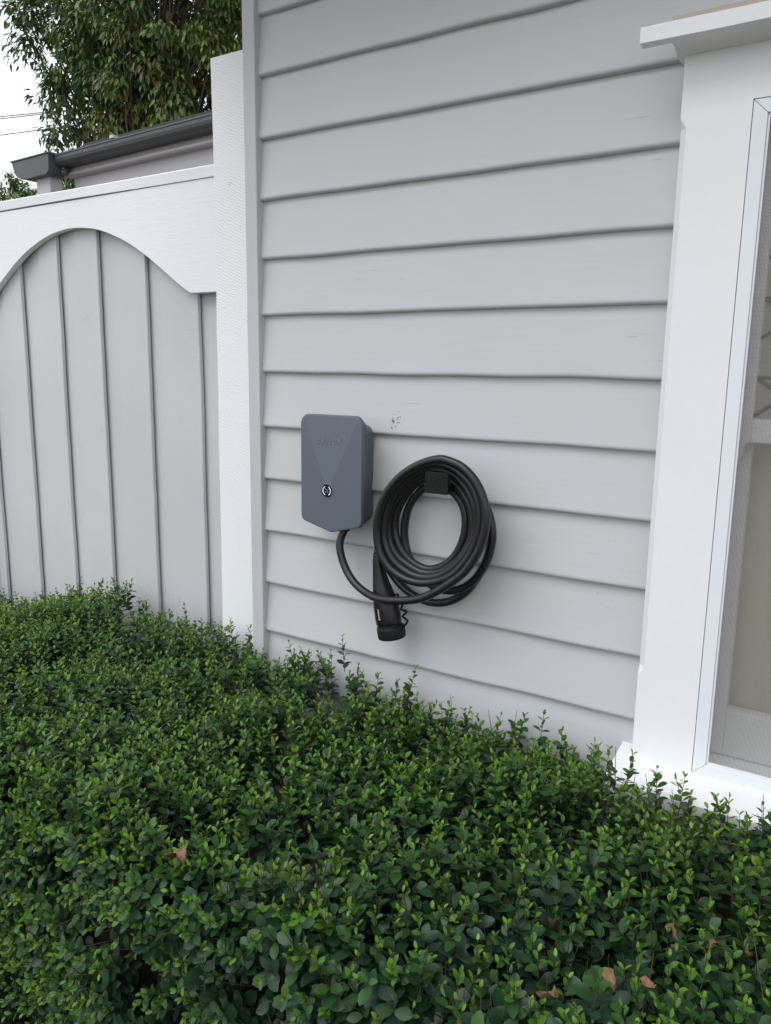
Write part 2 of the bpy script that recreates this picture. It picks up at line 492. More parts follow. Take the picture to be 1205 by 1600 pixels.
# ---- window: the architrave is the part, the rest are its pieces
TY = -0.030
def stop_chamfer_jamb(bm, x0, x1, z0, z1, c0, c1, w=0.011):
    """upright with a stopped chamfer on its left front arris between c0 and c1"""
    secs = [(z0, 0.0012), (c0, 0.0012), (c0+0.016, w), (c1-0.016, w), (c1, 0.0012), (z1, 0.0012)]
    rows = []
    for z, c in secs:
        rows.append([bm.verts.new(p) for p in ((x0, 0.06, z), (x0, TY+c, z), (x0+c, TY, z), (x1-0.0002, TY, z), (x1, TY+0.0002, z), (x1, 0.06, z))])
    for a, b_ in zip(rows[:-1], rows[1:]):
        for i in range(6):
            j = (i+1) % 6
            bm.faces.new((a[i], a[j], b_[j], b_[i]))
    bm.faces.new(rows[0]); bm.faces.new(rows[-1])
bm = bmesh.new()
stop_chamfer_jamb(bm, 0.9635, 1.0755, 0.862, 2.1355, 1.035, 2.030)
add_box(bm, 1.0754, 1.9601, TY+0.0002, 0.06, 2.0445, 2.1355, 0.0)
add_box(bm, 1.960, 2.072, TY, 0.06, 0.862, 2.1355, 0.0015)
win = link('window', bm_mesh('window', bm), M['trim'], house)
tag(win, 'white architrave of the sash window with a stopped chamfer')
# hood and its bed mould
prism_x('hood', [(-0.080, 2.1345), (-0.080, 2.160), (0.02, 2.176), (0.02, 2.128), (TY-0.004, 2.128), (TY-0.010, 2.1295), (TY-0.020, 2.1335), (TY-0.030, 2.1345)], 0.952, 2.084, M['trim'], win)
prism_x('hood_edge', [(-0.100, 2.1348), (-0.1005, 2.1565), (-0.098, 2.1590), (-0.0803, 2.1610), (-0.0803, 2.1340), (-0.098, 2.1340)], 0.906, 2.13, M['trim'], win, n=20,
        wob=lambda i, x: (0.0005*math.sin(31*x+i), 0.0006*math.sin(17*x+2*i)))
prism_x('flashing', [(-0.090, 2.1620), (-0.088, 2.1700), (-0.002, 2.186), (-0.002, 2.1775)], 0.953, 2.08, M['flash'], win)
prism_x('sill', [(-0.118, 0.822), (-0.118, 0.846), (-0.112, 0.852), (0.05, 0.876), (0.05, 0.815), (-0.10, 0.815)], 0.936, 2.10, M['trim'], win)
prism_x('apron', [(-0.032, 0.72), (-0.032, 0.8145), (0.03, 0.8145), (0.03, 0.72)], 0.97, 2.07, M['trim'], win)
# fly screen
XL, XR, ZB, ZT, FW = 1.0768, 1.9585, 0.8635, 2.0425, 0.0225
bm = bmesh.new()
def frame_bar(bm, pts, y0, y1, bev=0.0012):
    t = bmesh.new()
    a = [t.verts.new((x, y0, z)) for x, z in pts]; b_ = [t.verts.new((x, y1, z)) for x, z in pts]
    t.faces.new(a); t.faces.new(b_)
    for i in range(len(pts)):
        j = (i+1) % len(pts); t.faces.new((a[i], a[j], b_[j], b_[i]))
    bmesh.ops.bevel(t, geom=t.edges[:], offset=bev, segments=2, profile=0.5, affect='EDGES')
    m_ = bpy.data.meshes.new('tmp'); t.to_mesh(m_); t.free(); bm.from_mesh(m_); bpy.data.meshes.remove(m_)
def mitred(bm, xl, xr, zb, zt, w, y0, y1, gap=0.0003, bev=0.0012):
    frame_bar(bm, [(xl, zb+gap), (xl+w, zb+w+gap), (xl+w, zt-w-gap), (xl, zt-gap)], y0, y1, bev)
    frame_bar(bm, [(xr, zb+gap), (xr-w, zb+w+gap), (xr-w, zt-w-gap), (xr, zt-gap)], y0, y1, bev)
    frame_bar(bm, [(xl+gap, zb), (xr-gap, zb), (xr-w-gap, zb+w), (xl+w+gap, zb+w)], y0, y1, bev)
    frame_bar(bm, [(xl+gap, zt), (xr-gap, zt), (xr-w-gap, zt-w), (xl+w+gap, zt-w)], y0, y1, bev)
mitred(bm, XL, XR, ZB, ZT, FW, TY-0.0015, TY+0.010)
link('screen_frame', bm_mesh('screen_frame', bm), M['alu'], win)
bm = bmesh.new()
mitred(bm, XL+FW+0.0002, XR-FW-0.0002, ZB+FW+0.0002, ZT-FW-0.0002, 0.0035, TY+0.0025, TY+0.009, 0.0001, 0.0005)
link('screen_bead', bm_mesh('screen_bead', bm), M['alu'], win)
ys = TY+0.006
link('insect_screen', mesh('insect_screen', [(XL+FW, ys, ZB+FW), (XR-FW, ys, ZB+FW), (XR-FW, ys, ZT-FW), (XL+FW, ys, ZT-FW)], [(0, 1, 2, 3)]), M['screen'], win)
# jamb lining and sashes
bm = bmesh.new()
add_box(bm, 1.0635, 1.0765, 0.0, 0.11, 0.86, 2.06); add_box(bm, 1.9595, 1.9725, 0.0, 0.11, 0.86, 2.06); add_box(bm, 1.0765, 1.9595, 0.0, 0.11, 2.0465, 2.06); add_box(bm, 1.0765, 1.9595, 0.052, 0.12, 0.84, 0.8765)
link('jamb_lining', bm_mesh('jamb_lining', bm), M['sash'], win)
def sash(name, zb, zt, y0, y1, brail, trail, horn=0.0):
    bm = bmesh.new()
    xl, xr, st = 1.080, 1.956, 0.036
    if horn:
        for s, xa in ((1, xl), (-1, xr)):
            pts = [(xa, zt), (xa+s*st, zt), (xa+s*st, zb), (xa+s*0.028, zb), (xa+s*0.023, zb-horn*0.45), (xa+s*0.012, zb-horn), (xa, zb-horn)]
            frame_bar(bm, pts, y0, y1, 0.001)
    else:
        add_box(bm, xl, xl+st, y0, y1, zb, zt, 0.0015); add_box(bm, xr-st, xr, y0, y1, zb, zt, 0.0015)
    add_box(bm, xl+st, xr-st, y0+0.0005, y1, zb, zb+brail, 0.0015)
    add_box(bm, xl+st, xr-st, y0+0.0005, y1, zt-trail, zt, 0.0015)
    o = link(name, bm_mesh(name, bm), M['sash'], win)
    ym = (y0+y1)/2
    p = link('glass_pane', mesh('glass_pane', [(xl+st-.004, ym, zb+brail-.004), (xr-st+.004, ym, zb+brail-.004), (xr-st+.004, ym, zt-trail+.004), (xl+st-.004, ym, zt-trail+.004)], [(0,1,2,3)]), M['glass'], win)
    return o
sash('upper_sash', 1.487, 2.044, 0.012, 0.042, 0.041, 0.036, 0.055)
sash('lower_sash', 0.878, 1.527, 0.046, 0.076, 0.092, 0.036)
# leadlight strips crossing in the upper pane
Zc = (1.528, 2.008)
dx, dz = 0.046, 0.0335
i = 0
def bar(name, p, q, r, mat, parent):
    return tube(name, [p, tuple((np.array(p)+np.array(q))/2), q], r, mat, parent, 8)
xa, xb = 1.1155, 1.9205
for row in range(0, 7):
    zb_ = 1.533 + row*2*dz
    if zb_+2*dz > 2.012: break
    z1_, z2_ = zb_, zb_+2*dz
    if row % 2: continue
    bar('came', (xa, 0.0235, z1_), (xa+2*dx, 0.0235, z2_), 0.0036, M['came'], win)
    bar('came', (xa, 0.0235, z2_), (xa+2*dx, 0.0235, z1_), 0.0036, M['came'], win)
    bar('came', (xa, 0.0235, z2_+0.0005), (xb, 0.0235, z2_+0.0005), 0.0032, M['came'], win)
# blind with fine folds, inside the room
V, F = [], []
n = 160
for i in range(n+1):
    x = 1.085 + (1.95-1.085)*i/n
    y = 0.100 + 0.0022*math.sin(i*0.55)
    V += [(x, y, 0.865), (x, y, 2.05)]
for i in range(n): F.append((2*i, 2*i+2, 2*i+3, 2*i+1))
bl = link('window_blind', mesh('window_blind', V, F, True), M['blind'])
tag(bl, 'beige fabric blind hanging behind the window glass', 'blind')

# ================================================================== GATE AND POSTS
def gate_post(x0, x1, label, lean):
    bm = bmesh.new()
    zs = np.linspace(0, 2.362, 30)
    rows = []
    r = np.random.default_rng(int(abs(x0)*100))
    for z in zs:
        d = lean*(z-2.362)
        w = r.normal(0, 0.0006, 4)
        cap = 0.0035 if z > 2.20 else 0.0
        rows.append([bm.verts.new(p) for p in ((x0+d-cap+w[0], 0.052, z), (x0+0.003+d-cap+w[0], 0.049, z), (x1-0.003+w[1]*2, 0.049, z), (x1+w[1]*2, 0.052, z), (x1, 0.155, z), (x0+d, 0.155, z))])
    for a, b_ in zip(rows[:-1], rows[1:]):
        for i in range(6):
            j = (i+1) % 6; bm.faces.new((a[i], a[j], b_[j], b_[i]))
    bm.faces.new(rows[0]); bm.faces.new(rows[-1])
    o = link('gate_post', bm_mesh('gate_post', bm), M['post'])
    tag(o, label, 'post', 'white gate posts')
gate_post(-0.195, -0.0385, 'white rough sawn timber post between the gate and the house corner', 0.008)
gate_post(-1.655, -1.50, 'white rough sawn timber post on the far left side of the gate', 0.0)

gate = empty('timber_gate', (-0.87, 0.16, 0))
tag(gate, 'grey plank gate with a white board cut in an arch across its top', 'gate')
def gchild(o):
    o.parent = gate
    o.matrix_parent_inverse = Matrix.Translation((0.87, -0.16, 0))
    return o
# arch board: lower edge = flat shoulder, then arch
right = [(-0.215, 1.8102), (-0.3636, 1.8102), (-0.4046, 1.8340), (-0.4456, 1.8613), (-0.5093, 1.9036), (-0.5600, 1.9345), (-0.6148, 1.9639), (-0.670, 1.9865), (-0.7264, 2.0055), (-0.785, 2.0180), (-0.8453, 2.0246), (-0.870, 2.0250)]
right = [right[0]] + [(p[0], p[1]) for p in catmull([(x, z, 0) for x, z in right[1:]], 4)]
left = [(-1.74-x, z) for x, z in right[::-1]][1:]
left = [(x, z) for x, z in left if x > -1.50] + [(-1.495, 1.8102)]
lower = right + left
top = [(-1.495, 2.104), (-0.215, 2.107)]
out = lower + top
o = extrude_y('arch_board', out, 0.12, 0.142, M['gatewhite'], None, 0.0015); gchild(o)
o = prism_x('cap_rail', [(0.1165, 2.1085), (0.115, 2.1345), (0.118, 2.1375), (0.17, 2.1375), (0.17, 2.1085)], -1.495, -0.215, M['gatewhite'], None, n=16,
            wob=lambda i, x: (0.0008*math.sin(9*x+i), 0.0010*math.sin(5*x) if i in (0, 4) else 0.0)); gchild(o)
# planks: each laps over the next one to its right, a shallow step down its face
edges = [-1.655, -1.405, -1.1915, -0.9885, -0.790, -0.5765, -0.3615, -0.150]
for k in range(len(edges)-1):
    r = np.random.default_rng(300+k)
    xl, xr = edges[k]-0.03, edges[k+1]
    xl = max(xl, -1.495)
    mid = xl + (xr-xl)*r.uniform(0.50, 0.60)
    y0, st = 0.1475, 0.0035
    zt, zb = 2.10, 0.06
    secs = np.linspace(zb, zt, 46)
    ph = r.uniform(0, 6.28, 4); am = r.uniform(0.2, 1, 4)*0.0009; fr = r.uniform(2, 18, 4)
    lean = r.normal(0, 0.0015)
    V, F = [], []
    for z in secs:
        e = float(np.sum(am*np.sin(fr*z+ph))) + lean*(z-1.4) + r.normal(0, 0.0004)
        yy = 0.0006*math.sin(2.2*z+k)
        V += [(xl, y0+0.024+yy, z), (xl, y0+0.0185+yy, z), (mid-0.001, y0+0.0020+yy, z), (mid+0.002, y0-0.0004+yy, z), (xr+e-0.002, y0-0.0025+yy, z), (xr+e, y0-0.0010+yy, z), (xr+e, y0+0.0085+yy, z), (mid, y0+0.0195+yy, z)]
    m8 = 8
    for a in range(len(secs)-1):
        for i in range(m8):
            j = (i+1) % m8; F.append((a*m8+i, a*m8+j, (a+1)*m8+j, (a+1)*m8+i))
    F += [tuple(range(m8)), tuple(range((len(secs)-1)*m8, len(secs)*m8))]
    gchild(link('plank', mesh('plank', V, F), M['plank']))
for z in (0.35, 1.0, 1.75):
    gchild(box('back_rail', -1.495, -0.215, 0.1785, 0.215, z, z+0.09, M['plank'], None, 0.002))

# ================================================================== GARAGE BEHIND THE GATE
gar = empty('garage', (-3.44, 2.0, 0), R(-3.6))
tag(gar, 'pale garage with dark gutter and black roof edge behind the gate', 'garage')
X = 0.0     # local x of the left corner
box('wall', X+0.01, 4.6, 0.06, 3.0, 0.0, 2.905, M['garage'], gar, 0.002)
box('fascia', X-0.02, 4.6, 0.030, 0.0585, 2.85, 2.96, M['fascia'], gar, 0.002)
# rolled moulding below the fascia
prism_x('moulding', [(0.0285+0.02*math.cos(a)-0.012, 2.862+0.013*math.sin(a)) for a in np.linspace(0, 2*math.pi, 14)[:-1]], X-0.02, 4.6, M['fascia'], gar, smooth=True)
# quad gutter: rounded belly, rolled lip
gp = [(0.026, 2.905), (-0.02, 2.902), (-0.055, 2.907), (-0.074, 2.922), (-0.080, 2.940), (-0.080, 2.957), (-0.084, 2.962), (-0.083, 2.970), (-0.075, 2.972), (-0.071, 2.966), (-0.071, 2.94), (-0.06, 2.922), (-0.03, 2.912), (0.020, 2.914), (0.020, 2.966), (0.026, 2.966)]
prism_x('gutter', gp, X-0.03, 4.6, M['gutter'], gar)
# short closed rainwater head at the corner
rw = [(-0.44, 2.972), (-0.43, 2.958), (-0.425, 2.925), (-0.405, 2.885), (-0.36, 2.858), (-0.28, 2.846), (-0.03, 2.846), (-0.005, 2.86), (0.002, 2.88), (0.002, 2.955), (0.012, 2.972)]
extrude_y('gutter_end', rw, -0.12, 0.02, M['gutter'], gar, 0.004)
extrude_y('gutter_end_lip', [(-0.448, 2.9705), (-0.448, 2.980), (0.018, 2.980), (0.018, 2.9705)], -0.126, 0.024, M['gutter'], gar, 0.002)
rp = [(0.003, 2.972), (0.003, 2.89), (0.012, 2.868), (0.03, 2.86)]
extrude_y('gutter_end_plate', [(0.0025, 2.964), (0.0025, 2.862), (0.02, 2.852), (0.045, 2.858), (0.055, 2.88), (0.038, 2.90), (0.052, 2.925), (0.035, 2.955)], -0.03, -0.005, M['gutter'], gar, 0.003)
for sx, sz in ((0.022, 2.872), (0.030, 2.893)):
    extrude_y('screw', [(sx+0.004*math.cos(a), sz+0.004*math.sin(a)) for a in np.linspace(0, 6.28, 9)[:-1]], -0.034, -0.028, M['fascia'], gar, 0.001)
box('downpipe', -0.235, -0.075, -0.07, 0.02, 0.0, 2.850, M['garage'], gar, 0.006)
# roof edge just above the gutter
link('roof', mesh('roof', [(0.25, -0.02, 2.984), (4.7, -0.02, 2.984), (4.7, 3.0, 3.12), (0.25, 3.0, 3.12), (0.25, -0.02, 3.012), (4.7, -0.02, 3.012), (4.7, 3.0, 3.15), (0.25, 3.0, 3.15)],
     [(0,1,2,3),(4,5,6,7),(0,1,5,4),(1,2,6,5),(2,3,7,6),(3,0,4,7)]), M['roof'], gar)
box('bracket', 0.62, 0.66, -0.088, -0.05, 2.974, 2.992, M['fascia'], gar, 0.002)

# ================================================================== OVERHEAD WIRES
for k, (z0, z1, lab) in enumerate(((8.35, 7.98, 'thin overhead wire, uppermost of the three beside the tree'), (8.29, 7.95, 'thin overhead wire just below the uppermost one beside the tree'), (7.86, 7.60, 'thin overhead wire, lowest of the three beside the tree'))):
    pts = [(-20.6+i*0.5*1.0, 12.0, z0+(z1-z0)*(i/8)*1.0) for i in range(0, 27)]
    w = tube('overhead_wire', pts, 0.012, M['wire'], None, 6)
    tag(w, lab, 'wire', 'overhead wires')

# ================================================================== FOLIAGE ENGINE
def leaf_template(ts, widths, fold, droop):
    """leaf of length 1 along +X, upper side +Z; returns verts and faces"""
    V = [(0, 0, 0)]
    mids, ls, rs = [0], [], []
    for t, w in zip(ts, widths):
        zc = -droop*t*t
        mids.append(len(V)); V.append((t, 0, zc))
        ls.append(len(V)); V.append((t, w, zc+fold*w))
        rs.append(len(V)); V.append((t, -w, zc+fold*w))
    tip = len(V); V.append((1, 0, -droop))
    F = []
    n = len(ts)
    F.append((0, mids[1], ls[0])); F.append((0, rs[0], mids[1]))
    for i in range(n-1):
        F.append((mids[i+1], mids[i+2], ls[i+1], ls[i])); F.append((mids[i+1], rs[i], rs[i+1], mids[i+2]))
    F.append((mids[n], tip, ls[n-1])); F.append((mids[n], rs[n-1], tip))
    return np.array(V, float), F

def scatter_mesh(name, T, F, Mx, pos, tint):
    """Mx (n,3,3) rotation*scale, pos (n,3), tint (n,3): one real mesh of every leaf"""
    n, nv = len(pos), len(T)
    V = np.einsum('nij,vj->nvi', Mx, T) + pos[:, None, :]
    me = bpy.data.meshes.new(name)
    fl = np.concatenate([np.array(f) for f in F]); fs = np.array([len(f) for f in F])
    loops = (fl[None, :] + (np.arange(n)*nv)[:, None]).ravel()
    sizes = np.tile(fs, n)
    starts = np.concatenate([[0], np.cumsum(sizes)[:-1]])
    me.vertices.add(n*nv); me.vertices.foreach_set('co', V.ravel().astype(np.float32))
    me.loops.add(len(loops)); me.loops.foreach_set('vertex_index', loops.astype(np.int32))
    me.polygons.add(len(sizes)); me.polygons.foreach_set('loop_start', starts.astype(np.int32)); me.polygons.foreach_set('loop_total', sizes.astype(np.int32))
    me.polygons.foreach_set('use_smooth', np.ones(len(sizes), dtype=bool))
    me.update(calc_edges=True)
    at = me.attributes.new('tint', 'FLOAT_COLOR', 'POINT')
    c = np.ones((n, nv, 4), np.float32); c[:, :, :3] = tint[:, None, :]
    at.data.foreach_set('color', c.ravel())
    return me

def norm(a): return a / (np.linalg.norm(a, axis=-1, keepdims=True) + 1e-9)

def to_screen(P):
    d = (P - CAM) @ CAM_R
    dep = -d[:, 2]
    f = 1202.2
    return 602.5 + f*d[:, 0]/dep, 800 - f*d[:, 1]/dep, dep

# ================================================================== HEDGE
YF, ZTOP, RF = -0.80, 0.868, 0.13
XMIN, XMAX = -1.42, 1.75
def y_back(x):
    yb = np.where(x < -0.04, np.where(x < -0.2, 0.085, 0.015), -0.028)
    return np.where(x > 0.93, -0.135, yb)
def top_h(x, y):
    h = ZTOP + 0.016*vnoise(x*7, y*7, 3) + 0.011*vnoise(x*19, y*19, 4)
    h = h + 0.030*np.exp(-((x+0.62)/0.30)**2)*np.exp(-((y-0.06)/0.2)**2)
    h = h + 0.034*np.exp(-((x-0.02)/0.36)**2)*np.clip((y+0.22)/0.2, 0, 1)
    h = h + 0.022*np.clip((x-0.85)/0.1, 0, 1)*np.clip((y+0.45)/0.3, 0, 1)
    h = h - 0.085*np.clip((-0.84-x)/0.34, 0, 1)
    return h

def sample_points(sp):
    P, Nn = [], []
    # top
    for x in np.arange(XMIN, XMAX, sp):
        ybk = float(y_back(np.array([x]))[0])
        for y in np.arange(YF+RF*0.6, ybk, sp):
            xx, yy = x+rng.uniform(-.5, .5)*sp, y+rng.uniform(-.5, .5)*sp
            yy = min(yy, ybk)
            P.append((xx, yy, 0)); Nn.append((0, 0, 1))
    P = np.array(P); Nn = np.array(Nn, float)
    P[:, 2] = top_h(P[:, 0], P[:, 1])
    # front shoulder and face
    Q, Qn = [], []
    S = np.arange(0, RF*math.pi/2*0.85 + 0.64, sp*1.05)
    for x in np.arange(XMIN, 1.35, sp*1.05):
        for s in S:
            ss = s + rng.uniform(-.5, .5)*sp; xx = x + rng.uniform(-.5, .5)*sp
            a = 0.15*math.pi/2 + ss/RF
            if a < math.pi/2:
                Q.append((xx, YF+RF-RF*math.sin(a), -RF+RF*math.cos(a))); Qn.append((0, -math.sin(a), math.cos(a)))
            else:
                z = -RF - (ss - RF*math.pi/2*0.85)
                Q.append((xx, YF, z)); Qn.append((0, -1, 0.05))
    Q = np.array(Q); Qn = np.array(Qn, float)
    Q[:, 2] += top_h(Q[:, 0], np.full(len(Q), YF+RF))
    Q += Qn*(0.030*vnoise(Q[:, 0]*9, Q[:, 2]*9, 8) + 0.018*vnoise(Q[:, 0]*23, Q[:, 2]*23, 9))[:, None]
    return np.concatenate([P, Q]), np.concatenate([Nn, Qn])

SP, SN = sample_points(0.0215)
# keep what the photograph's place shows: drop what is far outside any near view
u, v, dep = to_screen(SP)
keep = (u > -260) & (u < 1500) & (v < 2000) & (dep > 0.2)
# thin patches where the growth is sparse and the inside shows
gap = vnoise(SP[:, 0]*31, SP[:, 1]*31 + SP[:, 2]*29, 77)
keep &= ~((gap < -0.62) & (rng.random(len(SP)) < 0.75)) & (rng.random(len(SP)) > 0.10)
SP, SN = SP[keep], SN[keep]
ns = len(SP)
vig = 0.5 + 0.5*np.clip(vnoise(SP[:, 0]*3.2, SP[:, 1]*3.2 + SP[:, 2]*2, 21), -1, 1)     # patches of fresh growth
old = np.clip((SP[:, 0]-0.35)/0.5, 0, 1)*np.clip((-0.15-SP[:, 1])/0.35, 0, 1)             # big old leaves, right and front
old = np.clip(old*0.9 + 0.25*vnoise(SP[:, 0]*6, SP[:, 1]*6, 31) , 0, 1)
face = SN[:, 2] < 0.5
D = norm(SN*0.85 + np.array([0, 0, 0.38]) + rng.normal(0, 0.22, (ns, 3)))
Ls = rng.uniform(0.085, 0.115, ns)
disp = rng.normal(0.0, 0.010, ns) + np.where(rng.random(ns) < 0.05, rng.uniform(0.012, 0.038, ns), 0) - 0.006*old
backrow = (SP[:, 1] > y_back(SP[:, 0]) - 0.05) & ~face
disp = disp + np.where(backrow & (rng.random(ns) < 0.35), rng.uniform(0.0, 0.045, ns), 0)
base = SP + SN*disp[:, None] - D*Ls[:, None]
NP = 8
lp, lm, lt, lage = [], [], [], []
stems = []
rot0 = rng.uniform(0, 6.28, ns)
aux = norm(np.cross(D, norm(rng.normal(0, 1, (ns, 3)))))
aux2 = np.cross(D, aux)
tone = rng.normal(0, 1, ns)
blunt = rng.random(ns) < 0.08 + 0.42*old                 # clipped shoots without fresh tips
for k in range(NP):
    f = (k + 0.6)/NP                       # 0 old leaves low on the shoot .. 1 tip
    for side in (0, 1):
        keepk = (rng.random(ns) > (0.10 if k else 0.3)) & ~((f > 0.62) & blunt)
        ang = rot0 + k*math.pi/2 + side*math.pi + rng.normal(0, 0.25, ns)
        out = np.cos(ang)[:, None]*aux + np.sin(ang)[:, None]*aux2
        open_ = np.radians(np.interp(f, [0, 0.7, 1], [74, 56, 24])) + rng.normal(0, 0.16, ns)
        dirv = norm(np.cos(open_)[:, None]*D + np.sin(open_)[:, None]*out)
        upv = D - dirv*np.sum(D*dirv, 1)[:, None]
        upv = norm(upv + rng.normal(0, 0.22, (ns, 3)))
        upv = norm(upv - dirv*np.sum(upv*dirv, 1)[:, None])
        yv = np.cross(upv, dirv)
        size = np.interp(f, [0, 0.45, 0.8, 1], [0.0230, 0.0215, 0.0150, 0.0098])*(1 + 0.32*old*(1 if f < 0.7 else 0.0))*rng.uniform(0.78, 1.18, ns)
        wid = rng.uniform(0.86, 1.12, ns)*np.interp(f, [0, 0.7, 1], [1.06, 0.95, 0.72])
        Mx = np.stack([dirv*size[:, None], yv*(size*wid)[:, None], upv*size[:, None]], axis=2)
        pos = base + D*(Ls*f)[:, None]
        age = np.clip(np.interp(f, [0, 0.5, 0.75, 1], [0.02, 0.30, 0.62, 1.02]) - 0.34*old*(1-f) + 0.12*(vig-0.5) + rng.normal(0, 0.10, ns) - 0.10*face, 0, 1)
        sel = keepk
        lp.append(pos[sel]); lm.append(Mx[sel]); lage.append(age[sel])
        # colour by age: blue-green old leaf -> mid green -> yellow-green tip
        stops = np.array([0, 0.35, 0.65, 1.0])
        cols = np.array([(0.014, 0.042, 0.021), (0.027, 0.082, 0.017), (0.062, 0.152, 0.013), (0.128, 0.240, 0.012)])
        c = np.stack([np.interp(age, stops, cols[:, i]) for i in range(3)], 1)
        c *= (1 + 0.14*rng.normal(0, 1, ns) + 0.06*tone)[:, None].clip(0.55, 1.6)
        lt.append(c[sel])
lp, lm, lt, lage = map(np.concatenate, (lp, lm, lt, lage))
lt = lt.clip(0.006, 0.5)
LT, LF = leaf_template([0.16, 0.40, 0.66, 0.88], [0.15, 0.285, 0.30, 0.175], 0.26, 0.18)

hedge = empty('privet_hedge', (0.2, -0.4, 0))
tag(hedge, 'clipped green privet hedge with small leaves along the grey house wall', 'hedge')
def hchild(o):
    o.parent = hedge
    o.matrix_parent_inverse = Matrix.Translation((-0.2, 0.4, 0))
    return o
# the 300 leaves that show largest: near the camera, high on their shoots, inside the frame
u, v, dep = to_screen(lp)
size = np.linalg.norm(lm[:, :, 0], axis=1)
show = size/dep
facing = np.abs(np.einsum('ni,ni->n', norm(lm[:, :, 2]), norm(CAM - lp)))
score = show*(0.3+facing)
upper = lage > 0.33
score = np.where((u > 10) & (u < 1195) & (v > 900) & (v < 1590) & upper, score, 0)
pick = np.argsort(-score)[:300]
mask = np.ones(len(lp), bool); mask[pick] = False
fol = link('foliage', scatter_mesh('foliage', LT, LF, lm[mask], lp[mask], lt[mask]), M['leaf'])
tag(hchild(fol), kind='stuff')
bins = {}
for i in pick:
    b_ = min(int(lage[i]*8), 7)
    if b_ not in bins:
        bins[b_] = scatter_mesh('leaf', LT, LF, np.eye(3)[None], np.zeros((1, 3)), lt[i][None])
        bins[b_].materials.append(M['leaf'])
    o = bpy.data.objects.new('leaf', bins[b_]); COL.objects.link(o)
    m4 = np.eye(4); m4[:3, :3] = lm[i]; m4[:3, 3] = lp[i]
    o.matrix_basis = Matrix(m4.tolist())
    hchild(o)
# stems of the shoots: one three-sided spindle each
a3 = np.array([[math.cos(t), math.sin(t)] for t in (0, 2.094, 4.189)])
ST = []
for t, r in ((0, 1.0), (1, 0.45)):
    for c_, s_ in a3: ST.append((t, c_*r, s_*r))
ST = np.array(ST)
SF = [(0, 1, 4, 3), (1, 2, 5, 4), (2, 0, 3, 5)]
SMx = np.stack([D*(Ls*0.98)[:, None], aux*0.0011, aux2*0.0011], axis=2)
stc = np.tile(np.array([[0.07, 0.085, 0.03]]), (ns, 1))*rng.uniform(0.6, 1.3, (ns, 1))
brown = rng.random(ns) < 0.3
stc[brown] = np.array([0.10, 0.065, 0.035])
tw = link('shoot_stems', scatter_mesh('shoot_stems', ST, SF, SMx, base, stc), M['leaf'])
tag(hchild(tw), kind='stuff')
# bare woody twigs inside
nb = 700
idx = rng.integers(0, ns, nb)
B0 = SP[idx] - SN[idx]*rng.uniform(0.05, 0.16, nb)[:, None]
BD = norm(rng.normal(0, 1, (nb, 3)) + SN[idx]*0.9)
ba = norm(np.cross(BD, norm(rng.normal(0, 1, (nb, 3))))); bb = np.cross(BD, ba)
BM = np.stack([BD*rng.uniform(0.04, 0.10, nb)[:, None], ba*0.0013, bb*0.0013], axis=2)
bt = np.array([[0.11, 0.075, 0.045]])*rng.uniform(0.5, 1.4, (nb, 1))
tg = link('woody_twigs', scatter_mesh('woody_twigs', ST, SF, BM, B0, bt), M['leaf'])
tag(hchild(tg), kind='stuff')
# solid core, deep shade painted in its dark colour, seen only through the gaps
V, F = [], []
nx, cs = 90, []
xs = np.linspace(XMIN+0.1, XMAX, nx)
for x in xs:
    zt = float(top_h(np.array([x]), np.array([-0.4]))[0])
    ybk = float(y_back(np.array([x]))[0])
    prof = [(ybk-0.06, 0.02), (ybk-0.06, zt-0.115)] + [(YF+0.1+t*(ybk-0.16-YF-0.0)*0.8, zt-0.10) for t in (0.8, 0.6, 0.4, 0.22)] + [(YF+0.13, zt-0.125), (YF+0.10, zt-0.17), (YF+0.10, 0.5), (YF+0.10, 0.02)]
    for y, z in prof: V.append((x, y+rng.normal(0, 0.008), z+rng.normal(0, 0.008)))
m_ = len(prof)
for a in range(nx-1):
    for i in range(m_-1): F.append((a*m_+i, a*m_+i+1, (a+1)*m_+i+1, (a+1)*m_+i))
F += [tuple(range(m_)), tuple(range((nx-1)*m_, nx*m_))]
hchild(link('shade_core', mesh('shade_core', V, F), M['core']))

# ================================================================== DRY LEAVES CAUGHT IN THE HEDGE
DL = [((0.451, -0.742), 0.030, 'large reddish brown dead leaf caught in the left front of the hedge'),
      ((0.9995, -0.5695), 0.016, 'small brown dry leaf on the hedge, leftmost of the upper row at right'),
      ((1.0961, -0.6334), 0.021, 'pale tan dry leaf lying on the lower right of the hedge'),
      ((1.1337, -0.615), 0.018, 'brown curled leaf just right of the pale tan one on the hedge'),
      ((1.0354, -0.6904), 0.022, 'dark brown curled leaf near the bottom edge of the hedge'),
      ((1.1366, -0.4875), 0.016, 'brown dry leaf on the hedge below the window screen'),
      ((1.1911, -0.4738), 0.015, 'second brown dry leaf from the right edge of the hedge'),
      ((0.9599, -0.7621), 0.024, 'brown withered leaf at the bottom middle of the hedge'),
      ((1.2296, -0.4696), 0.016, 'brown dry leaf closest to the right edge of the hedge')]
